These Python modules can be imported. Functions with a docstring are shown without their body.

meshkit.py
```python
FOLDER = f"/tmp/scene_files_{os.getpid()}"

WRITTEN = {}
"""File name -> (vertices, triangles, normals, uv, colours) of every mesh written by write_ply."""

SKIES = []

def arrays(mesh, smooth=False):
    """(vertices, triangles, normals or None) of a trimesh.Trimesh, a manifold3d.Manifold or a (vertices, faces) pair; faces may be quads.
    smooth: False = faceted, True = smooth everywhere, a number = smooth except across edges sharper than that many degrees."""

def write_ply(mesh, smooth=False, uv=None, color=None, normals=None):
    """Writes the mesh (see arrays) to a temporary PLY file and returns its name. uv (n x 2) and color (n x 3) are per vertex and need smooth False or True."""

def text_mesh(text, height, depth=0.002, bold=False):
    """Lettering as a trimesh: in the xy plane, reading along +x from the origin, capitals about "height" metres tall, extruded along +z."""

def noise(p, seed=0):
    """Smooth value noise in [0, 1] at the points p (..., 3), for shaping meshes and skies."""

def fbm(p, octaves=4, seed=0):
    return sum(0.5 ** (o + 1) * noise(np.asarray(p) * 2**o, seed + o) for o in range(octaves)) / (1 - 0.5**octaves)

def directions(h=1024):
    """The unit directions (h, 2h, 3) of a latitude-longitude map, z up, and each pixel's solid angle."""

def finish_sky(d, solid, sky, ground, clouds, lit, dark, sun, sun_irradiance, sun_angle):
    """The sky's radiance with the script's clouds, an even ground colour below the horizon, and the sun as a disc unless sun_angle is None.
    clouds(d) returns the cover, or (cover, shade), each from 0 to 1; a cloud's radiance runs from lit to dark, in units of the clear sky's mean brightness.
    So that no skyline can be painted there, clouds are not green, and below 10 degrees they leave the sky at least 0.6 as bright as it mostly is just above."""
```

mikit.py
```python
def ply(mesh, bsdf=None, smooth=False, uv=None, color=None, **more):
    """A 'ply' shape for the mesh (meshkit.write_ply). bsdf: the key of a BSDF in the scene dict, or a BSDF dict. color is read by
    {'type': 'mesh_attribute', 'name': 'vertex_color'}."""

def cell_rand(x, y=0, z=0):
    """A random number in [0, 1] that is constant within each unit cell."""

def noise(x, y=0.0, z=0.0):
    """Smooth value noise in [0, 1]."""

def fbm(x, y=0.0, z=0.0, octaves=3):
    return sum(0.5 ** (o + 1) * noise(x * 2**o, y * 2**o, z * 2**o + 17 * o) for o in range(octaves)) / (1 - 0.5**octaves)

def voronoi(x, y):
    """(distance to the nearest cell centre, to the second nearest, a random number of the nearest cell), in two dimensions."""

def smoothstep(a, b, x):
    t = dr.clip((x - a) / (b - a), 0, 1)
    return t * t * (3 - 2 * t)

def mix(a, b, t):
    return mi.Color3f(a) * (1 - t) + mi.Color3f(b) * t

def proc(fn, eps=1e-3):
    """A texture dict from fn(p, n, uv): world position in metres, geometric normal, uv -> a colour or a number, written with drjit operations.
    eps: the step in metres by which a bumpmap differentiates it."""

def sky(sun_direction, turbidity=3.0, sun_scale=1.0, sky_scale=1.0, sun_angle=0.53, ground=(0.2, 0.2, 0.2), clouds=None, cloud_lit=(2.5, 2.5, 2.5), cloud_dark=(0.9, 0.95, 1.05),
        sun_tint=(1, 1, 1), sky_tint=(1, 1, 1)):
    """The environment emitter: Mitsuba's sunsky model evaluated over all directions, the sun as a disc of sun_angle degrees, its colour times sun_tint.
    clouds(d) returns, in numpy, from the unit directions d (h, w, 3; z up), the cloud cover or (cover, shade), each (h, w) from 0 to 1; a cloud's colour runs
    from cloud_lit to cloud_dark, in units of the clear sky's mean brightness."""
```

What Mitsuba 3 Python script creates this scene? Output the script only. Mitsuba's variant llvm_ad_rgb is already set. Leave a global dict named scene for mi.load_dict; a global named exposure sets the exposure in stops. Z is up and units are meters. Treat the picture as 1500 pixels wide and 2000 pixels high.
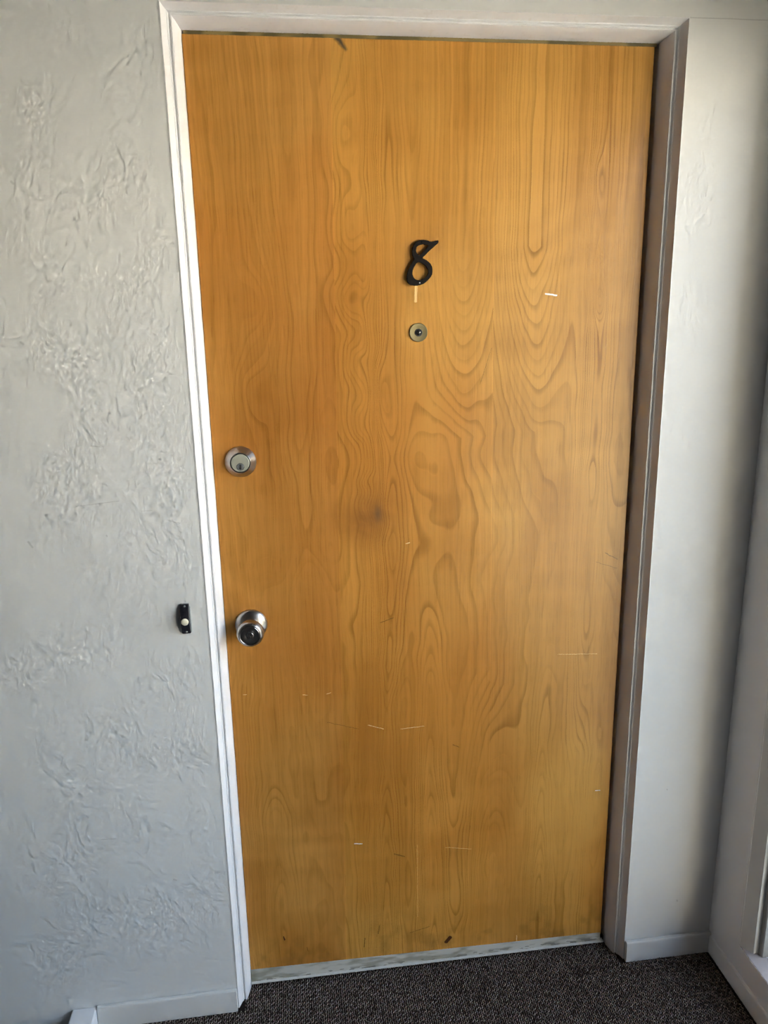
import math, random
import numpy as np
import trimesh, manifold3d as m3
from shapely.geometry import Polygon, Point
from shapely import affinity
import drjit as dr
import mitsuba as mi
import mikit, meshkit
from mikit import noise, fbm, smoothstep, mix, cell_rand, proc

T = mi.ScalarTransform4f
scene, labels = {}, {}
rng = np.random.default_rng(8)
random.seed(8)

# ------------------------------------------------------------------ camera, sky, exposure
exposure = 6.45
CAM = np.array([-0.29187, -1.46054, 1.54009])
FWD = np.array([0.121426, 0.962869, -0.241122])
UP = np.array([0.048989, 0.236810, 0.970320])
scene['camera'] = {'type': 'perspective', 'fov': 54.1167, 'fov_axis': 'x', 'near_clip': 0.01, 'far_clip': 200.0,
                   'to_world': T().look_at(origin=CAM.tolist(), target=(CAM + FWD).tolist(), up=UP.tolist())}

SUN = np.array([-0.62, -0.42, 0.66]); SUN = SUN / np.linalg.norm(SUN)      # stands behind the house: the gallery is in shade, the street beyond is sunlit


def clouds(d):
    n = meshkit.fbm(d * np.array([2.5, 2.5, 6.0]), 5, 3)
    return np.clip((n - 0.42) * 3.0, 0, 0.9), np.clip(0.5 - 2.0 * (n - 0.6), 0, 1)


scene['sky'] = mikit.sky(SUN, turbidity=3.5, sun_scale=1.0, sky_scale=1.0, ground=(0.30, 0.30, 0.28), clouds=clouds,
                         cloud_lit=(1.9, 1.9, 1.9), cloud_dark=(0.9, 0.95, 1.0), sky_tint=(1.06, 0.92, 0.74), sun_tint=(0.90, 0.955, 1.06))

# ------------------------------------------------------------------ measures (metres)
W = 0.8875          # clear width between the jambs at the door face
HW = W / 2
HT = 2.05           # height of the clear opening
D = 0.0552          # the door face lies this far behind the wall face
XR = 0.6933         # face of the right-hand wall
XC = -0.783         # edge of the landing, where the stair goes down
CEIL = 2.52


# ------------------------------------------------------------------ helpers
def P(o, mesh, bsdf, smooth=False, **kw):
    scene[o] = mikit.ply(mesh, bsdf, smooth=smooth, **kw)
    return o


def tag(key, label=None, category=None, group=None, kind=None):
    d = {}
    if label: d['label'] = label
    if category: d['category'] = category
    if group: d['group'] = group
    if kind: d['kind'] = kind
    labels[key] = d


def box(x0, x1, y0, y1, z0, z1):
    return m3.Manifold.cube([x1 - x0, y1 - y0, z1 - z0]).translate([x0, y0, z0])


def rbox(x0, x1, y0, y1, z0, z1, b=0.002):
    """a box with chamfered edges"""
    pts = []
    for sx in (0, 1):
        for sy in (0, 1):
            for sz in (0, 1):
                c = [(x0, x1)[sx], (y0, y1)[sy], (z0, z1)[sz]]
                s = [1 - 2 * sx, 1 - 2 * sy, 1 - 2 * sz]
                for k in range(3):
                    q = list(c)
                    for j in range(3):
                        if j != k:
                            q[j] += s[j] * b
                    pts.append(q)
    return m3.Manifold.hull_points(np.array(pts, float))


def tm(m):
    k = m.to_mesh()
    return trimesh.Trimesh(k.vert_properties[:, :3], k.tri_verts, process=False)


def lathe(profile, n=64):
    """profile [(radius, out)] turned about the axis that points out of the door (towards -y); closed solid"""
    p = np.array(profile, float)
    a = np.arange(n) * 2 * np.pi / n
    v = np.stack([p[:, None, 0] * np.cos(a), -np.repeat(p[:, 1:2], n, 1), p[:, None, 0] * np.sin(a)], -1).reshape(-1, 3)
    f = []
    for i in range(len(p) - 1):
        for j in range(n):
            q = (j + 1) % n
            f += [[i * n + j, i * n + q, (i + 1) * n + q], [i * n + j, (i + 1) * n + q, (i + 1) * n + j]]
    v = np.vstack([v, [[0, -p[0, 1], 0], [0, -p[-1, 1], 0]]])
    c0, c1, L = len(v) - 2, len(v) - 1, (len(p) - 1) * n
    for j in range(n):
        q = (j + 1) % n
        f += [[c0, q, j], [c1, L + j, L + q]]
    t = trimesh.Trimesh(v, f, process=False)
    return t if t.volume > 0 else trimesh.Trimesh(v, np.array(f)[:, ::-1], process=False)


def sweep_straight(prof, path_pts):
    """closed profile ring (n) at every station: path_pts (m, n, 3) -> a closed mesh with capped ends"""
    m, n, _ = path_pts.shape
    v = path_pts.reshape(-1, 3)
    f = []
    for i in range(m - 1):
        for j in range(n):
            q = (j + 1) % n
            a, b, c, d = i * n + j, i * n + q, (i + 1) * n + q, (i + 1) * n + j
            f += [[a, b, c], [a, c, d]]
    poly = Polygon(prof)
    from mapbox_earcut import triangulate_float64 as ear
    tri = ear(np.array(prof, float), np.array([n], np.uint32)).reshape(-1, 3)
    f += [list(t) for t in tri[:, ::-1]] + [list(t + (m - 1) * n) for t in tri]
    t = trimesh.Trimesh(v, f, process=False)
    trimesh.repair.fix_normals(t)
    return t


# ------------------------------------------------------------------ materials
def orange_peel(p, n, uv):
    # roller texture of old paint
    return 0.55 * noise(p.x * 260, p.y * 260, p.z * 190) + 0.45 * noise(p.x * 120, p.y * 120, p.z * 90) + 0.5 * noise(p.x * 14, p.y * 14, p.z * 11)


def seg(x, z, a):
    """distance to a segment a = (x0, z0, x1, z1)"""
    x0, z0, x1, z1 = a
    dx, dz = x1 - x0, z1 - z0
    l2 = max(dx * dx + dz * dz, 1e-9)
    t = dr.clip(((x - x0) * dx + (z - z0) * dz) / l2, 0, 1)
    return dr.sqrt(dr.square(x - x0 - t * dx) + dr.square(z - z0 - t * dz)), t


WALL_MARKS = [(-.742, 1.791, -.739, 1.788, .003), (-.7608, 1.522, -.757, 1.519, .003), (-.509, 1.463, -.502, 1.459, .0025), (-.795, 1.15, -.789, 1.139, .003),
              (-.5886, .366, -.584, .363, .003), (-.73, .484, -.70, .482, .0012), (-.66, 1.33, -.64, 1.327, .0015), (-.70, 1.215, -.62, 1.222, .001),
              (-.58, 1.20, -.56, 1.20, .001), (-.535, 1.18, -.51, 1.172, .0012), (-.65, 1.155, -.649, 1.153, .002), (-.53, 1.14, -.525, 1.13, .003), (.55, .47, .551, .468, .002), (.60, .155, .601, .152, .003)]


def wall_color(p, n, uv):
    c = mi.Color3f(0.600, 0.603, 0.596)
    v = fbm(p.x * 2.3, p.y * 2.3, p.z * 1.7, octaves=4)
    c = c * (0.955 + 0.09 * v)
    dirt = smoothstep(0.63, 0.78, fbm(p.x * 7 + 31, p.y * 7, p.z * 6, octaves=4))
    c = c * (1 - 0.05 * dirt)
    back = (p.y > -0.004) & (p.y < 0.004)
    for m in WALL_MARKS:
        d, t = seg(p.x, p.z, m[:4])
        c = c * (1 - dr.select(back, 0.24 * (1 - smoothstep(m[4] * 0.3, m[4], d)), 0.0))
    # hairline crack in the paint above the door head, running to the corner
    zc = HT + 0.0235 + 0.0015 * noise(p.x * 40)
    cr = (1 - smoothstep(0.0004, 0.0016, dr.abs(p.z - zc))) * smoothstep(HW + 0.02, HW + 0.03, p.x)
    return c * (1 - dr.select(back, 0.22 * cr, 0.0))


scene['mat_wall'] = {'type': 'bumpmap', 'arbitrary': proc(orange_peel, eps=6e-4), 'scale': 0.0020,
                     'bsdf': {'type': 'principled', 'base_color': proc(wall_color), 'roughness': 0.62, 'specular': 0.35}}
scene['mat_wall']['bsdf'] = {'type': 'twosided', 'bsdf': scene['mat_wall']['bsdf']}


def trim_color(p, n, uv):
    v = fbm(p.x * 30, p.y * 30, p.z * 9, octaves=3)
    c = mi.Color3f(0.64, 0.64, 0.655) * (0.95 + 0.08 * v)
    chip = smoothstep(0.80, 0.86, noise(p.x * 160, p.y * 160, p.z * 60)) * smoothstep(0.52, 0.6, fbm(p.x * 9, p.y * 9, p.z * 5))
    return mix(c, (0.45, 0.41, 0.36), 0.15 * chip)


def trim_bump(p, n, uv):
    return 0.5 * noise(p.x * 300, p.y * 300, p.z * 90) + 1.2 * noise(p.x * 60, p.y * 60, p.z * 25)


scene['mat_trim'] = {'type': 'bumpmap', 'arbitrary': proc(trim_bump, eps=6e-4), 'scale': 0.0003,
                     'bsdf': {'type': 'principled', 'base_color': proc(trim_color), 'roughness': 0.38, 'specular': 0.5}}

MARKS = [('pale', 0.2352, 1.5951, 0.2577, 1.5919, 0.0032), ('streak', -0.0285, 1.6121, -0.0298, 1.5851, 0.0037), ('burn', -0.1700, 2.0450, -0.1548, 2.0255, 0.0072), ('scr', -0.1458, 0.6702, -0.1112, 0.6568, 0.0011), ('scr', -0.0716, 0.6531, -0.0187, 0.6559, 0.0011), ('dk', -0.2359, 0.6849, -0.1679, 0.6621, 0.0008), ('dk', -0.1132, 0.9137, -0.0849, 0.9224, 0.0013), ('pale', -0.1842, 0.3663, -0.1674, 0.3643, 0.0026), ('spot', 0.0344, 0.0609, 0.0434, 0.0717, 0.0053), ('dk', -0.1311, 0.1305, -0.1341, 0.1072, 0.0016), ('dk', -0.1667, 0.0999, -0.1699, 0.0735, 0.0016), ('scr', 0.2914, 0.8077, 0.3840, 0.8017, 0.0008), ('scr', 0.0315, 0.3308, 0.0939, 0.3190, 0.0008), ('dk', 0.3904, 1.0424, 0.4198, 1.0264, 0.0013), ('crack', -0.0364, 0.3459, -0.0368, 0.1442, 0.0011), ('scr', -0.2872, 0.7568, -0.2783, 0.7548, 0.0011), ('scr', -0.2357, 0.7536, -0.2266, 0.7565, 0.0011), ('scr', -0.4161, 0.7679, -0.4095, 0.7673, 0.0011), ('dk', 0.0491, 0.6014, 0.0623, 0.5948, 0.0016), ('dk', -0.0091, 0.1107, -0.0574, 0.0994, 0.0011), ('pale', 0.3988, 0.4452, 0.4104, 0.4440, 0.0021), ('scr', 0.2131, 0.0539, 0.2135, 0.0369, 0.0016), ('dk', -0.0918, 0.3273, -0.0674, 0.3173, 0.0021), ('dk', 0.1250, 1.4910, 0.1025, 1.4199, 0.0006), ('scr', -0.0472, 1.0905, -0.0549, 1.0887, 0.0016), ('dk', 0.3714, 1.0222, 0.4199, 1.0049, 0.0008), ('spot', -0.3610, 0.1303, -0.3590, 0.1212, 0.0016), ('dk', -0.3067, 0.0931, -0.3048, 0.0810, 0.0013)]
# figure of the veneer, in metres on the door: loops (centre x, z, half sizes, growth lines) and cathedrals
# (axis x, half width, z where the tongue ends, z where it is full, growth lines, side of the book-match seam: 0 both, -1 left, 1 right)
LOOPS = [(-.168, 1.87, .030, .085, 3.6), (-.163, 1.72, .032, .055, 3.8), (-.163, 1.585, .034, .052, 4.4), (-.150, 1.457, .032, .045, 3.4),
         (-.102, 1.41, .016, .075, 3.0), (-.128, 1.66, .014, .07, -2.0), (-.125, 1.54, .012, .05, 1.8), (-.137, 1.228, .018, .018, 2.2), (-.145, 1.345, .030, .04, 3.0), (-.128, 1.17, .030, .03, 2.4),
         (.332, 1.80, .018, .06, 2.6), (.322, 1.69, .012, .05, -2.0), (.338, 1.645, .015, .045, 2.2), (.350, 1.575, .015, .035, 3.2), (.325, 1.575, .010, .05, -1.8),
         (-.36, 1.42, .035, .06, 2.5), (-.33, 1.60, .03, .05, -2.0), (-.40, 1.22, .02, .10, 2.0)]
TONGUES = [(.062, .066, 1.31, 1.66, 12., -1), (.202, .074, 1.32, 1.68, 12., 1), (.062, .060, 1.15, 1.36, 2., -1), (.202, .065, 1.13, 1.38, 2., 1), (.139, .062, .78, .25, 12., -1), (.140, .060, .74, .22, 11., 1),
           (.262, .030, 1.00, .20, 10., 0), (.350, .032, .40, .85, 8., 0), (-.002, .030, 1.05, .45, 9., 0), (-.085, .036, .69, 1.05, 9., 0), (-.108, .030, 1.13, .80, 8., 0),
           (-.36, .050, 1.58, .90, 6., 0), (-.31, .055, 1.55, 2.1, 5., 0), (-.37, .05, .75, .15, 6., 0), (-.27, .04, .20, .75, 5., 0), (-.12, .05, .55, .05, 7., 0),
           (-.03, .05, 1.95, 1.6, 3., 0), (.40, .03, 1.25, .60, 5., 0), (.02, .04, .50, .0, 5., 0)]


def wood_color(p, n, uv):
    x, z = p.x, p.z
    wob1 = fbm(x * 9 + 5, z * 3.6, octaves=3) - 0.5
    wob2 = noise(x * 55, z * 22) - 0.5
    mid = dr.exp(-dr.square((x + 0.14) / 0.075))
    wx = x + 0.014 * wob1 + (0.0022 + 0.0035 * mid) * wob2
    wz = z + 0.05 * (fbm(x * 13, z * 5.5 + 9, octaves=3) - 0.5) + (0.006 + 0.010 * mid) * (noise(x * 48 + 7, z * 30) - 0.5)
    seam1 = -0.190 - 0.016 * (1.53 - z)
    seam2 = 0.127 + 0.008 * (1.6 - z)
    left = x < seam2
    h = 38.0 * wx + dr.select(x < seam1, 3.37, 0.0)
    for cx, cz, sx, sz, a in LOOPS:
        h = h + a * dr.exp(-dr.square((wx - cx) / sx) - dr.square((wz - cz) / sz))
    for cx, sx, z0, z1, a, side in TONGUES:
        g = a * dr.exp(-dr.square((wx - cx) / sx)) * dr.clip((wz - z0) / (z1 - z0), 0, 1)
        if side:
            g = dr.select(left, g, 0.0) if side < 0 else dr.select(left, 0.0, g)
        h = h + g
    h = h + 1.1 * fbm(x * 15 + 2, z * 4, octaves=2) + 3.6 * (fbm(x * 7 + 50, z * 5.5 + 3, octaves=3) - 0.5) * smoothstep(1.50, 1.28, z) + dr.select(x < seam1, 3.4 * fbm(x * 10 + 21, z * 4.5, octaves=3), 0.0)
    k = dr.floor(h)
    f = h - k
    line = smoothstep(0.50, 0.93, f) * (1 - smoothstep(0.93, 1.0, f))
    line = line * (0.35 + 0.85 * cell_rand(k, 3, 1)) * (0.30 + 0.95 * smoothstep(0.22, 0.62, fbm(x * 6 + 40, z * 3, octaves=2)))
    line = line * dr.select(x < seam1, 0.55, 1.0) * (1 - 0.35 * smoothstep(1.75, 2.0, z))
    shade = (cell_rand(k, 9, 4) - 0.5) * 0.14
    fine = 0.45 * noise(wx * 420, z * 4) + 0.3 * noise(wx * 850, z * 9 + 7) + 0.25 * noise(wx * 170, z * 1.6)
    pores = smoothstep(0.66, 0.9, noise(wx * 1000, z * 32))
    cross = noise(x * 7 + 3, z * 30 + 4 * noise(x * 6, z * 4)) * smoothstep(0.38, 0.7, fbm(x * 4, z * 3 + 8, octaves=2))
    broad = fbm(x * 6 + 12, z * 1.5, octaves=3)
    light, dark = mi.Color3f(0.485, 0.250, 0.056), mi.Color3f(0.235, 0.090, 0.013)
    c = mix(light, dark, dr.clip(0.13 + 0.40 * line + shade + 0.42 * (fine - 0.5) + 0.85 * (broad - 0.5) + 0.16 * pores - 0.20 * cross, -0.15, 1.0))
    # tone of the three veneer leaves; the left one is redder and blotched
    c = c * dr.select(x < seam1, mi.Color3f(0.94, 0.885, 0.93), dr.select(left, mi.Color3f(1.0), mi.Color3f(0.985, 1.0, 1.05)))
    red = smoothstep(0.45, 0.72, fbm(x * 3.1 + 70, z * 1.9, octaves=4))
    c = c * mix((1, 1, 1), (0.93, 0.82, 0.74), red)
    # patches of older, redder varnish
    old = smoothstep(0.50, 0.70, fbm(x * 3.4 + 17, z * 2.2 + 31, octaves=4))
    c = c * mix((1, 1, 1), (0.86, 0.79, 0.72), old)
    for sx_ in (seam1, seam2):
        c = c * (1 + 0.10 * (1 - smoothstep(0.0004, 0.0014, dr.abs(x - sx_))))
    # grey-brown smudge round the knot in the middle, patchy dirt at the foot
    sm = dr.exp(-dr.square((x + 0.135) / 0.052) - dr.square((z - 1.150) / 0.048)) * (0.25 + 0.95 * fbm(x * 30 + 20 * z, z * 30, octaves=4) + 0.2 * noise(x * 140, z * 16))
    c = mix(c, mi.Color3f(0.20, 0.075, 0.018), dr.clip(0.95 * sm, 0, 1))
    kn = dr.exp(-dr.square((x + 0.114) / 0.007) - dr.square((z - 1.157) / 0.016))
    c = mix(c, mi.Color3f(0.11, 0.07, 0.04), 0.6 * kn)
    foot = (1 - smoothstep(0.04, 0.20, z)) * smoothstep(0.46, 0.85, fbm(x * 34, z * 26, octaves=4))
    c = mix(c, mi.Color3f(0.16, 0.075, 0.022), 0.40 * foot)
    for kind, x0, z0, x1, z1, w in MARKS:
        wob = 0.0012 * (noise(x * 240, z * 240) - 0.5)
        d, t = seg(x + wob, z + wob, (x0, z0, x1, z1))
        if kind == 'streak':
            c = mix(c, mi.Color3f(0.83, 0.58, 0.25), 0.85 * (1 - smoothstep(w * 0.55, w, d)) * (0.6 + 0.5 * noise(x * 800, z * 20)))
        elif kind == 'pale':
            c = mix(c, mi.Color3f(0.90, 0.85, 0.78), (1 - smoothstep(w * 0.25, w * 0.75, d)) * 0.95)
        elif kind == 'burn':
            c = mix(c, mi.Color3f(0.055, 0.045, 0.035), 0.95 * (1 - smoothstep(w * 0.3, w * 1.3, d + 0.004 * t)))
        elif kind == 'spot':
            c = mix(c, mi.Color3f(0.05, 0.015, 0.008), 0.95 * (1 - smoothstep(w * 0.7, w * 1.1, d)))
        elif kind == 'scr':
            c = mix(c, mi.Color3f(0.82, 0.60, 0.30), 0.75 * (1 - smoothstep(w * 0.3, w, d)))
        elif kind == 'crack':
            c = mix(c, mi.Color3f(0.70, 0.44, 0.15), 0.6 * (1 - smoothstep(w * 0.2, w, d)))
        else:
            c = mix(c, mi.Color3f(0.12, 0.05, 0.015), 0.7 * (1 - smoothstep(w * 0.3, w, d)))
    tape = dr.exp(-dr.square((x + 0.035) / 0.02) - dr.square((z - 1.598) / 0.016))
    return c * (1 - 0.10 * tape)


def wood_bump(p, n, uv):
    return 0.4 * noise(p.x * 420, p.z * 6) + 1.0 * noise(p.x * 40, p.z * 12)


scene['mat_wood'] = {'type': 'bumpmap', 'arbitrary': proc(wood_bump, eps=6e-4), 'scale': 0.00022,
                     'bsdf': {'type': 'principled', 'base_color': proc(wood_color), 'roughness': 0.32, 'specular': 0.36}}


def plain(r, g, b, rough, spec=0.5, metal=0.0):
    return {'type': 'principled', 'base_color': {'type': 'rgb', 'value': [r, g, b]}, 'roughness': rough, 'specular': spec, 'metallic': metal}


scene['mat_nickel'] = plain(0.38, 0.355, 0.33, 0.25, 0.5, 1.0)
scene['mat_nickel_face'] = plain(0.36, 0.36, 0.29, 0.55, 0.5, 0.45)
scene['mat_dark_metal'] = plain(0.05, 0.05, 0.05, 0.4, 0.5, 0.6)
scene['mat_polished'] = plain(0.42, 0.40, 0.38, 0.20, 0.5, 1.0)
scene['mat_brass'] = plain(0.34, 0.285, 0.155, 0.36, 0.5, 1.0)
scene['mat_brass_bright'] = plain(0.70, 0.58, 0.33, 0.28, 0.5, 1.0)
scene['mat_black_iron'] = plain(0.007, 0.005, 0.004, 0.5, 0.12)
scene['mat_black_plastic'] = plain(0.010, 0.010, 0.014, 0.30, 0.5)
scene['mat_cream'] = plain(0.74, 0.70, 0.54, 0.35, 0.5)
scene['mat_steel'] = plain(0.30, 0.31, 0.30, 0.35, 0.5, 0.7)
scene['mat_grey_plate'] = plain(0.22, 0.24, 0.24, 0.45, 0.4)
scene['mat_lens'] = plain(0.02, 0.02, 0.018, 0.08, 0.8)
scene['mat_weather'] = {'type': 'principled', 'base_color': proc(lambda p, n, uv: mix((0.075, 0.058, 0.022), (0.30, 0.22, 0.08), smoothstep(0.45, 0.8, noise(p.x * 38, p.z * 60)) * 0.5)), 'roughness': 0.5}
scene['mat_wall_white'] = {'type': 'bumpmap', 'arbitrary': proc(orange_peel, eps=6e-4), 'scale': 0.00025,
                           'bsdf': plain(0.78, 0.775, 0.765, 0.5, 0.4)}
scene['mat_baseboard'] = {'type': 'bumpmap', 'arbitrary': proc(trim_bump, eps=6e-4), 'scale': 0.0006, 'bsdf': plain(0.57, 0.565, 0.55, 0.5, 0.4)}
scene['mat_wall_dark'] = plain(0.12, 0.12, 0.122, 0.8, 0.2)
scene['mat_brick'] = plain(0.09, 0.07, 0.06, 0.9, 0.1)
scene['mat_street'] = plain(0.09, 0.09, 0.087, 0.9, 0.1)
scene['mat_facade'] = plain(0.66, 0.67, 0.65, 0.9, 0.1)
scene['mat_stucco'] = plain(0.30, 0.30, 0.27, 0.9, 0.1)
scene['mat_frame'] = plain(0.26, 0.26, 0.25, 0.5, 0.4)
scene['mat_sill_paint'] = plain(0.62, 0.62, 0.60, 0.5, 0.35)
scene['mat_sill'] = plain(0.30, 0.27, 0.265, 0.55, 0.3)
scene['mat_dark_gap'] = plain(0.02, 0.018, 0.015, 0.8, 0.2)


def sill_color(p, n, uv):
    g = fbm(p.x * 26, p.z * 90, octaves=3)
    c = mix((0.42, 0.415, 0.375), (0.25, 0.245, 0.20), smoothstep(0.4, 0.75, g))
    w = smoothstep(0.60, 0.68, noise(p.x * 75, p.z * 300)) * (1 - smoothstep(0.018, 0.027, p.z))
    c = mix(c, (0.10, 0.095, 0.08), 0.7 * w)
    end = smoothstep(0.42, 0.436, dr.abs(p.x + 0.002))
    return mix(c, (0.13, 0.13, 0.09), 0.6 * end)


scene['mat_threshold'] = {'type': 'principled', 'base_color': proc(sill_color), 'roughness': 0.45}
scene['mat_threshold_lip'] = plain(0.48, 0.47, 0.44, 0.45, 0.4)
scene['mat_carpet_base'] = {'type': 'principled', 'base_color': proc(lambda p, n, uv: mix((0.012, 0.009, 0.008), (0.10, 0.080, 0.070), dr.select(p.y < -0.95, 0.8, 0.0) * smoothstep(0.35, 0.75, noise(p.x * 330 + p.y * 90, p.y * 330)))), 'roughness': 0.95, 'specular': 0.05}
scene['mat_pile'] = {'type': 'principled', 'base_color': {'type': 'mesh_attribute', 'name': 'vertex_color'}, 'roughness': 0.9, 'specular': 0.08}
scene['mat_paving'] = {'type': 'principled', 'base_color': proc(lambda p, n, uv: mix((0.42, 0.42, 0.37), (0.52, 0.53, 0.47), fbm(p.x * 3, p.y * 3))), 'roughness': 0.9}
scene['mat_glass'] = {'type': 'thindielectric', 'int_ior': 1.5}

# ------------------------------------------------------------------ the room
TOT = 0.0278        # lateral width of the door casing's slope
TOTH = 0.0240       # the same at the head
WIN = dict(y0=-1.95, y1=-0.12, z0=0.12, z1=2.05)

back = box(-2.0, XR + 0.14, 0.0, 0.20, -1.4, CEIL + 0.1) - box(-HW - TOT, HW + TOT, -0.1, 0.106, -0.1, HT + TOTH)
P('wall_back', tm(back), 'mat_wall')
tag('wall_back', 'pale grey painted wall with roller texture that the wooden door is set into', 'wall', kind='structure')
right = box(XR, XR + 0.14, -3.4, -0.0, -0.05, CEIL + 0.1) - box(XR - 0.1, XR + 0.3, WIN['y0'], WIN['y1'], WIN['z0'], WIN['z1'])
P('wall_right', tm(right), 'mat_wall_white')
tag('wall_right', 'shaded wall at the right edge, with the low window in it', 'wall', kind='structure')
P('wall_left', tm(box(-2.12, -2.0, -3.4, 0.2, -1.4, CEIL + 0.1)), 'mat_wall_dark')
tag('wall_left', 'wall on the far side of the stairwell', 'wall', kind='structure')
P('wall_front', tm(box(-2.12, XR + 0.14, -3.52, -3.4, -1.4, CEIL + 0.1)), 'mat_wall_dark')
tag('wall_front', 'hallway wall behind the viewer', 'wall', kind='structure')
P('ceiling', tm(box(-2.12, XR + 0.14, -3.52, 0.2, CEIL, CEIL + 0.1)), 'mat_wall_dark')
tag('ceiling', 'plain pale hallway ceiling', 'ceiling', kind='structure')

P('floor__base', tm(box(XC - 0.02, XR + 0.02, -3.4, 0.11, -0.10, 0.0)), 'mat_carpet_base')
tag('floor', 'dark brown and grey flecked loop carpet in front of the door', 'floor', kind='structure')
P('floor_lower', tm(box(-2.0, XC - 0.02, -3.4, 0.0, -1.4, -1.3)), 'mat_carpet_base')
tag('floor_lower', 'dark carpet at the foot of the stairwell', 'floor', kind='structure')
P('wall_stairwell', tm(box(XC - 0.02, XC, -3.4, 0.0, -1.3, -0.10)), 'mat_wall')
tag('wall_stairwell', 'side of the stairwell under the landing', 'wall', kind='structure')


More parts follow.
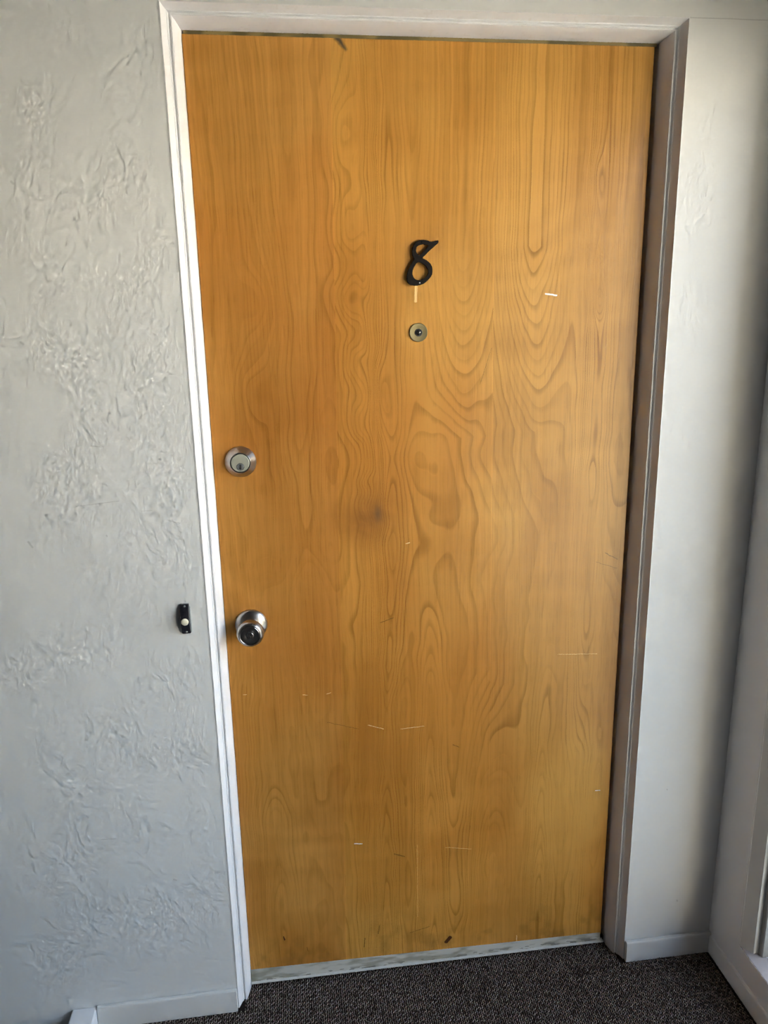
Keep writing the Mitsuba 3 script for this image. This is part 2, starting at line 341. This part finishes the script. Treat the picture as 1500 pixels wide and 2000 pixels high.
# carpet pile: short arched yarn loops, alternately leaning left and right
def pile(x0, x1, y0, y1, px, py):
    nx, ny = int((x1 - x0) / px), int((y1 - y0) / py)
    ix, iy = np.meshgrid(np.arange(nx), np.arange(ny))
    ix, iy = ix.ravel(), iy.ravel()
    k = len(ix)
    cx = x0 + (ix + 0.5) * px + rng.normal(0, 0.00035, k)
    cy = y0 + (iy + 0.5 + 0.5 * (ix % 2)) * py + rng.normal(0, 0.00035, k)
    keep = (cx < x1) & (cy < np.where(np.abs(cx) < HW + 0.012, 0.09, -0.012))
    cx, cy, ix, iy = cx[keep], cy[keep], ix[keep], iy[keep]
    k = len(cx)
    ang = np.where((ix + iy) % 2 == 0, 0.80, -0.80) + rng.normal(0, 0.15, k)
    L, w = rng.uniform(0.0027, 0.0034, k), rng.uniform(0.00100, 0.0014, k)
    hgt = rng.uniform(0.0026, 0.0038, k)
    th = np.linspace(0, 2 * np.pi, 8, endpoint=False)
    ring0 = np.stack([np.cos(th), np.sin(th), np.zeros(8)], 1)
    ring1 = np.stack([0.74 * np.cos(th), 0.74 * np.sin(th), np.full(8, 0.72)], 1)
    unit = np.vstack([ring0, ring1, [[0, 0, 1.0]]])
    tri = []
    for j in range(8):
        q = (j + 1) % 8
        tri += [[j, q, 8 + q], [j, 8 + q, 8 + j], [8 + j, 8 + q, 16]]
    tri = np.array(tri)
    a, b = unit[None, :, 0] * L[:, None], unit[None, :, 1] * w[:, None]
    v = np.stack([cx[:, None] + a * np.cos(ang)[:, None] - b * np.sin(ang)[:, None],
                  cy[:, None] + a * np.sin(ang)[:, None] + b * np.cos(ang)[:, None],
                  unit[None, :, 2] * hgt[:, None] - 0.0002], -1).reshape(-1, 3)
    f = (tri[None] + (np.arange(k) * 17)[:, None, None]).reshape(-1, 3)
    tone = rng.choice(3, k, p=[0.16, 0.48, 0.36])
    base = np.array([[0.060, 0.045, 0.038], [0.145, 0.112, 0.096], [0.215, 0.175, 0.152]])[tone]
    base = base * rng.uniform(0.8, 1.2, (k, 1)) * (1 + rng.normal(0, 0.05, (k, 3)))
    return (v, f), np.repeat(np.clip(base, 0.004, 0.6), 17, 0)


pm, pc = pile(XC, XR - 0.010, -0.95, 0.09, 0.0050, 0.0052)
P('floor__carpet_pile', pm, 'mat_pile', smooth=True, color=pc)
tag('floor__carpet_pile', 'short looped yarns of the flecked carpet', kind='stuff')

# ------------------------------------------------------------------ door casing: a stepped, sloping profile, mitred at the head
PROF = [(0.0277, -0.0012), (0.0262, -0.0012), (0.0205, 0.0125), (0.0186, 0.0158), (0.0170, 0.0162), (0.0156, 0.0215), (0.0140, 0.0214), (0.0126, 0.0186), (0.0108, 0.0186), (0.0084, 0.0225),
        (0.0052, 0.0320), (0.0026, 0.0440), (0.0, 0.0560), (0.0, 0.0600), (0.0, 0.104), (0.0277, 0.104)]


def lump(v, amp):
    n1 = meshkit.noise(v * [90, 90, 45], 3) - 0.5
    n2 = meshkit.noise(v * [90, 90, 45] + 50, 4) - 0.5
    o = v.copy()
    o[..., 0] += amp * n1
    o[..., 1] += amp * n2
    return o


def casing_leg(side):
    n = 220
    st = np.zeros((n, len(PROF), 3))
    for j, (l, y) in enumerate(PROF):
        top = HT + l * TOTH / 0.0277
        st[:, j, 0] = side * (HW + l)
        st[:, j, 1] = y
        st[:, j, 2] = np.linspace(0.0, top, n)
    m = lump(st, 0.0007)
    m[:, -2:] = st[:, -2:]
    m[:, 0, 0] = st[:, 0, 0]
    m[[0, -1]] = st[[0, -1]]
    return sweep_straight(PROF, m)


P('trim_1', casing_leg(-1), 'mat_trim', smooth=38)
tag('trim_1', 'bright white stepped door casing left of the door, thick with old paint', 'door casing', kind='structure')
P('trim_2', casing_leg(1), 'mat_trim', smooth=38)
tag('trim_2', 'shaded mauve-looking stepped door casing right of the door', 'door casing', kind='structure')
n = 110
st = np.zeros((n, len(PROF), 3))
for j, (l, y) in enumerate(PROF):
    st[:, j, 0] = np.linspace(-HW - l, HW + l, n)
    st[:, j, 1] = y
    st[:, j, 2] = HT + l * TOTH / 0.0277
mm = st.copy()
nn = meshkit.noise(st * [45, 90, 90], 5) - 0.5
mm[..., 2] += 0.0011 * nn
mm[:, -2:] = st[:, -2:]
mm[:, 0] = st[:, 0]
mm[[0, -1]] = st[[0, -1]]
P('trim_3', sweep_straight(PROF, mm), 'mat_trim', smooth=38)
tag('trim_3', 'grey-white stepped door casing across the head of the door', 'door casing', kind='structure')

# threshold strip with a thin bright lip
thr = m3.Manifold.hull_points(np.array([(-.443, .0515, .0165), (.432, .0515, .0135), (-.443, .0545, .0480), (.432, .0545, .0325), (-.443, .075, .0480), (.432, .075, .0325), (-.443, .075, .0165), (.432, .075, .0135)]))
P('trim_4__strip', tm(thr), 'mat_threshold')
lip = m3.Manifold.hull_points(np.array([(x, y, z0 + dz) for x, z0 in ((-.4435, .0140), (.4385, .0112)) for y in (.0455, .058) for dz in (0, .0020)]))
P('trim_4__lip', tm(lip), 'mat_threshold_lip')
P('trim_4__shadow_board', tm(box(-.4435, .4435, .060, .104, 0.0, .0138)), 'mat_dark_gap')
tag('trim_4', 'worn grey-white threshold strip along the foot of the door', 'threshold', kind='structure')
tag('trim_4__lip', 'thin white lip')


# baseboards
def baseboard(x0, x1, h, t, seed, gap=True):
    n = max(8, int((x1 - x0) / 0.006))
    pr = [(0.0, 0.0), (-t, 0.0), (-t - 0.001, h * 0.3), (-t, h - 0.004), (-t + 0.003, h), (-0.0022, h), (-0.0018, h - 0.006), (0.0, h - 0.007)]
    if not gap:
        pr = pr[:5] + [(0.0, h + 0.001)]
    st = np.zeros((n, len(pr), 3))
    st[..., 0] = np.linspace(x0, x1, n)[:, None]
    for j, (y, z) in enumerate(pr):
        st[:, j, 1] = y
        st[:, j, 2] = z
    nz = meshkit.noise(st * [70, 40, 40] + seed, seed) - 0.5
    st[:, 2:5, 1] += 0.0016 * nz[:, 2:5]
    st[:, 2:5, 2] += 0.0010 * nz[:, 2:5]
    return sweep_straight(pr, st)


P('baseboard_left', baseboard(XC, -HW - 0.0292, 0.058, 0.011, 4), 'mat_baseboard', smooth=35)
tag('baseboard_left', 'low grey-white baseboard left of the door, ragged with old paint', 'baseboard', kind='structure')
P('baseboard_back', baseboard(HW + 0.0285, XR, 0.056, 0.012, 7), 'mat_baseboard', smooth=35)
tag('baseboard_back', 'short low white baseboard between the door and the right corner', 'baseboard', kind='structure')
bb = baseboard(0, 3.4, 0.050, 0.005, 9, gap=False)
v = np.array(bb.vertices)
bb = trimesh.Trimesh(np.stack([XR + v[:, 1], -v[:, 0], v[:, 2]], 1), bb.faces[:, ::-1], process=False)
if bb.volume < 0:
    bb.invert()
P('baseboard_right', bb, 'mat_wall_white', smooth=35)
tag('baseboard_right', 'flush painted baseboard under the window on the right', 'baseboard', kind='structure')
# curb that closes the landing against the stairwell
P('trim_5', tm(rbox(XC - 0.0555, XC - 0.0015, -1.6, 0.0, -0.12, 0.054, 0.003)), 'mat_trim')
tag('trim_5', 'lilac-white painted curb at the edge of the stairwell, bottom left corner', 'curb', kind='structure')

# ------------------------------------------------------------------ door leaf
P('door_1__leaf', tm(rbox(-HW + 0.0008, HW - 0.0095, D, D + 0.044, 0.026, HT - 0.0065, 0.0012)), 'mat_wood')
tag('door_1', 'honey-coloured flush birch veneer door, scratched, with knob, deadbolt and peephole', 'door', kind='structure')
P('trim_6', tm(box(-HW + 0.004, HW - 0.004, D + 0.0035, D + 0.012, HT - 0.0065, HT)), 'mat_weather')
tag('trim_6', 'dirty olive-brown weather strip in the gap above the door', 'weather strip', kind='structure')
tag('door_1__leaf', 'honey-coloured veneer leaf')


def at(mesh, x, y, z):
    mesh.apply_translation([x, y, z])
    return mesh


# deadbolt
bx, bz = -0.3890, 1.2794
P('door_1__deadbolt__collar', at(lathe([(0.0308, 0.0), (0.0314, 0.001), (0.0312, 0.0035), (0.0302, 0.0055), (0.0212, 0.0172), (0.0202, 0.0180), (0.0192, 0.0180), (0.0189, 0.0140)]), bx, D, bz), 'mat_nickel', smooth=35)
P('door_1__deadbolt__cylinder_face', at(lathe([(0.0180, 0.009), (0.0180, 0.0182), (0.0170, 0.0192)]), bx, D, bz), 'mat_nickel_face', smooth=35)
P('door_1__deadbolt__plug_ring', at(lathe([(0.0076, 0.016), (0.0076, 0.0195), (0.0069, 0.0196)], 40), bx, D, bz - 0.0075), 'mat_dark_metal', smooth=35)
P('door_1__deadbolt__plug', at(lathe([(0.0067, 0.016), (0.0067, 0.0197), (0.0060, 0.0204)], 40), bx, D, bz - 0.0075), 'mat_steel', smooth=35)
P('door_1__deadbolt__keyhole', at(tm(box(-0.0013, 0.0013, -0.0209, -0.0198, -0.0046, 0.0048) + box(-0.0026, 0.0013, -0.0209, -0.0198, -0.0040, -0.0008)), bx, D, bz - 0.0075), 'mat_dark_metal')
tag('door_1__deadbolt', 'brushed nickel deadbolt cylinder')

# knob
kx, kz = -0.3891, 0.9290
P('door_1__knob__rose', at(lathe([(0.0330, 0.0), (0.0340, 0.001), (0.0338, 0.003), (0.0315, 0.0062), (0.0270, 0.0095), (0.0200, 0.0125), (0.0140, 0.0140)]), kx, D, kz), 'mat_nickel', smooth=40)
P('door_1__knob__neck', at(lathe([(0.0150, 0.010), (0.0140, 0.018), (0.0125, 0.028), (0.0128, 0.034)]), kx, D, kz), 'mat_nickel', smooth=40)
P('door_1__knob__grip', at(lathe([(0.0120, 0.030), (0.0170, 0.0315), (0.0225, 0.0345), (0.0265, 0.0395), (0.0283, 0.0450), (0.0280, 0.0505), (0.0262, 0.0555), (0.0232, 0.0590), (0.0212, 0.0598), (0.0204, 0.0592), (0.0202, 0.0575)]), kx, D, kz), 'mat_nickel', smooth=40)
P('door_1__knob__face', at(lathe([(0.0196, 0.055), (0.0196, 0.0588), (0.0184, 0.0600), (0.0145, 0.0598), (0.0100, 0.0588), (0.0080, 0.0580)]), kx, D, kz), 'mat_polished', smooth=40)
P('door_1__knob__cylinder_ring', at(lathe([(0.0082, 0.054), (0.0082, 0.0590), (0.0070, 0.0592)], 40), kx, D, kz), 'mat_dark_metal', smooth=35)
P('door_1__knob__cylinder', at(lathe([(0.0070, 0.054), (0.0070, 0.0606), (0.0062, 0.0614)], 40), kx, D, kz), 'mat_nickel', smooth=35)
P('door_1__knob__keyhole', at(tm(box(-0.0012, 0.0012, -0.0620, -0.0608, -0.0045, 0.0045) + box(-0.0012, 0.0024, -0.0620, -0.0608, 0.0, 0.0028)), kx, D, kz), 'mat_dark_metal')
tag('door_1__knob', 'round brushed nickel door knob with a keyhole')

# peephole
px_, pz_ = -0.0251, 1.5246
P('door_1__peephole__flange', at(lathe([(0.0178, 0.0), (0.0184, 0.0008), (0.0184, 0.0026), (0.0174, 0.0036), (0.0072, 0.0030)]), px_, D, pz_), 'mat_brass', smooth=30)
P('door_1__peephole__rim', at(lathe([(0.0075, 0.002), (0.0075, 0.0044), (0.0062, 0.0046), (0.0058, 0.0034)], 40), px_, D, pz_), 'mat_dark_metal', smooth=30)
P('door_1__peephole__lens', at(lathe([(0.0052, 0.002), (0.0050, 0.0042), (0.0036, 0.0056), (0.0016, 0.0063)], 40), px_, D, pz_), 'mat_lens', smooth=60)
tag('door_1__peephole', 'round antique brass peephole with a dark lens')

# ------------------------------------------------------------------ house number 8 on stand-offs
O = [(6.0, 7.0), (11.1, 4.7), (17.1, 1.6), (21.9, -3.0), (25.0, -7.6), (26.5, -13.9), (26.1, -20.7), (23.7, -26.4), (18.8, -32.1), (12.7, -37.2), (6.6, -40.8), (-0.1, -42.5), (-7.4, -42.9), (-13.5, -42.0), (-18.3, -40.0), (-21.4, -36.5), (-22.9, -32.2), (-23.1, -27.0), (-22.2, -21.4), (-20.1, -15.1), (-17.4, -8.9), (-14.3, -3.3), (-10.6, 1.8), (-7.6, 5.7), (-9.7, 8.8), (-11.4, 13.1), (-12.2, 18.7), (-11.7, 24.3), (-10.1, 29.3), (-7.3, 33.8), (-3.1, 37.4), (2.3, 39.5), (8.3, 40.2), (14.3, 39.6), (20.3, 37.6), (23.9, 36.2), (27.5, 36.4), (31.1, 37.8), (34.7, 39.1), (37.8, 38.9), (38.5, 37.5), (36.8, 34.4), (32.3, 30.8), (26.3, 25.8), (20.2, 20.7), (14.2, 15.1), (9.3, 10.7)]
A = [(-4.5, 16.4), (-6.0, 20.3), (-5.6, 24.8), (-3.8, 28.8), (-0.2, 31.5), (5.2, 33.2), (10.1, 33.7), (14.9, 33.0), (19.7, 31.4), (21.0, 30.3), (16.6, 25.5), (12.4, 21.4), (7.5, 16.9), (3.3, 13.0), (-0.0, 11.6)]
B = [(-0.1, 1.4), (3.8, 0.3), (8.6, -2.3), (13.5, -6.1), (17.1, -10.4), (19.3, -14.9), (19.8, -19.5), (17.9, -24.3), (13.9, -28.6), (8.8, -32.2), (2.4, -34.5), (-2.5, -34.4), (-7.3, -32.4), (-10.9, -28.9), (-13.0, -24.3), (-13.4, -19.2), (-12.5, -14.1), (-10.1, -9.0), (-7.1, -4.5), (-4.0, -0.5)]


def smooth_ring(r):
    r = np.array(r)
    for _ in range(2):
        q = np.roll(r, -1, 0)
        r = np.stack([0.75 * r + 0.25 * q, 0.25 * r + 0.75 * q], 1).reshape(-1, 2)
    return r


num = Polygon(smooth_ring(O), [smooth_ring(A), smooth_ring(B)]).buffer(0.75)
nx_, nz_ = -0.0247, 1.6573
lay = []
for inset, y0, y1 in ((0.0, -0.0082, -0.0045), (0.7, -0.0090, -0.0082)):
    g = num.buffer(-inset)
    for q in getattr(g, 'geoms', [g]):
        e = trimesh.creation.extrude_polygon(affinity.scale(q, 0.001, 0.001, origin=(0, 0)), y1 - y0, engine='earcut')
        vv = np.array(e.vertices)
        e = trimesh.Trimesh(np.stack([vv[:, 0], y0 + vv[:, 2], vv[:, 1]], 1), e.faces[:, ::-1], process=False)
        if e.volume < 0:
            e.invert()
        lay.append(e)
P('house_number__numeral', at(trimesh.util.concatenate(lay), nx_, D, nz_), 'mat_black_iron')
for i, (sx, sz) in enumerate(((0.0068, 0.0369), (0.0012, -0.0385))):
    s = '' if i == 0 else '_001'
    P('house_number__screw' + s, at(lathe([(0.0010, 0.0), (0.0010, 0.0080), (0.0017, 0.0084), (0.0016, 0.0094), (0.0008, 0.0099)], 20), nx_ + sx, D, nz_ + sz), 'mat_steel' if i else 'mat_black_iron', smooth=40)
tag('house_number', 'black iron italic numeral 8 screwed to the wooden door above the peephole', 'house number')
tag('house_number__screw_001', 'shiny screw head')

# ------------------------------------------------------------------ doorbell button on the left wall
dx, dz = -0.5146, 0.9748
zz = np.linspace(-0.031, 0.031, 25)
yy = 0.0062 + 0.0085 * np.clip(np.cos(zz / 0.027 * np.pi / 2), 0, 1) ** 0.7
ring = [(z, -y) for z, y in zip(zz, yy)] + [(0.031, -0.0005), (-0.031, -0.0005)]
st = np.zeros((5, len(ring), 3))
for i, (xo, s) in enumerate(((-0.0086, 0.93), (-0.0078, 1.0), (0.0, 1.0), (0.0078, 1.0), (0.0086, 0.93))):
    st[i, :, 0] = xo
    st[i, :, 1] = np.array(ring)[:, 1] * s
    st[i, :, 2] = np.array(ring)[:, 0] * (1 - (1 - s) * 0.3)
P('doorbell__housing', at(sweep_straight(ring, st), dx, 0, dz), 'mat_black_plastic', smooth=40)
P('doorbell__back_plate', at(tm(rbox(-0.0095, 0.0105, -0.0024, 0.0, -0.0285, 0.0265, 0.0008)), dx, 0, dz - 0.001), 'mat_grey_plate')
P('doorbell__button', at(lathe([(0.0074, 0.0120), (0.0074, 0.0158), (0.0068, 0.0170), (0.0045, 0.0178), (0.0018, 0.0181)], 40), dx - 0.0002, 0, dz - 0.0030), 'mat_cream', smooth=50)
for i, sz in enumerate((0.0272, -0.0268)):
    s = '' if i == 0 else '_001'
    P('doorbell__screw' + s, at(lathe([(0.0024, 0.0045), (0.0024, 0.0072), (0.0012, 0.0080)], 20), dx + 0.0005, 0, dz + sz), 'mat_grey_plate', smooth=40)
tag('doorbell', 'small black doorbell with a round cream push button on the grey wall', 'doorbell')
tag('doorbell__button', 'round cream push button')

# ------------------------------------------------------------------ low window in the right wall
y0, y1, z0, z1 = WIN['y0'], WIN['y1'], WIN['z0'], WIN['z1']
xs = XR + 0.029
fd = 0.045
P('window_1__stile', tm(rbox(xs, xs + fd, y1 - 0.040, y1 + 0.0, z0, z1, 0.002)), 'mat_frame')
P('window_1__stile_001', tm(rbox(xs, xs + fd, y0, y0 + 0.043, z0, z1, 0.002)), 'mat_frame')
P('window_1__top_rail', tm(rbox(xs, xs + fd, y0 + 0.043, y1 - 0.043, z1 - 0.045, z1, 0.002)), 'mat_frame')
P('window_1__bottom_rail', tm(rbox(xs + 0.012, xs + fd, y0 + 0.043, y1 - 0.043, z0 - 0.006, z0 + 0.004, 0.001)), 'mat_sill')
stop = m3.Manifold.hull_points(np.array([(x, y, z) for z in (z0, z1) for x, y in ((XR - 0.0008, y1 + 0.002), (XR + 0.0165, y1 - 0.0225), (XR + 0.0172, y1 - 0.0262), (XR + 0.030, y1 - 0.0262), (XR + 0.030, y1 + 0.002))]))
P('window_1__stop', tm(stop), 'mat_sill_paint')
P('window_1__sill', tm(rbox(XR + 0.0008, xs + 0.012, y0, y1, z0 - 0.02, z0 + 0.0012, 0.0004)), 'mat_sill')
P('window_1__outer_sill', tm(rbox(xs + fd, XR + 0.20, y0 - 0.03, y1 + 0.03, z0 - 0.07, z0 - 0.012, 0.003)), 'mat_trim')
pane = trimesh.Trimesh([(xs + 0.016, y0 + 0.04, z0), (xs + 0.016, y1 - 0.04, z0), (xs + 0.016, y1 - 0.04, z1 - 0.04), (xs + 0.016, y0 + 0.04, z1 - 0.04)], [[0, 2, 1], [0, 3, 2]], process=False)
P('window_1__pane', pane, 'mat_glass')
tag('window_1', 'low grey-framed window at the right edge of the picture', 'window', kind='structure')
P('floor_gallery', tm(box(XR + 0.14, 2.30, -6.0, 4.0, -0.25, -0.10)), 'mat_paving')
tag('floor_gallery', 'pale outdoor gallery floor outside the window', 'floor', kind='structure')
P('wall_parapet', tm(box(2.20, 2.30, -6.0, 4.0, -0.10, 1.25)), 'mat_stucco')
tag('wall_parapet', 'solid parapet of the outdoor gallery', 'wall', kind='structure')
P('wall_wing', tm(box(XR + 0.14, 3.90, -7.5, -6.0, -3.0, 12.0)), 'mat_brick')
tag('wall_wing', 'projecting wing of the building at the end of the gallery', 'wall', kind='structure')
P('ground', tm(box(XR + 0.14, 60.0, -60.0, 40.0, -3.2, -3.0)), 'mat_street')
tag('ground', 'sunlit street below the gallery', 'ground', kind='structure')
P('wall_opposite', tm(box(11.0, 19.0, -34.0, 10.0, -3.0, 4.0)), 'mat_facade')
tag('wall_opposite', 'sunlit pale house front across the street', 'wall', kind='structure')
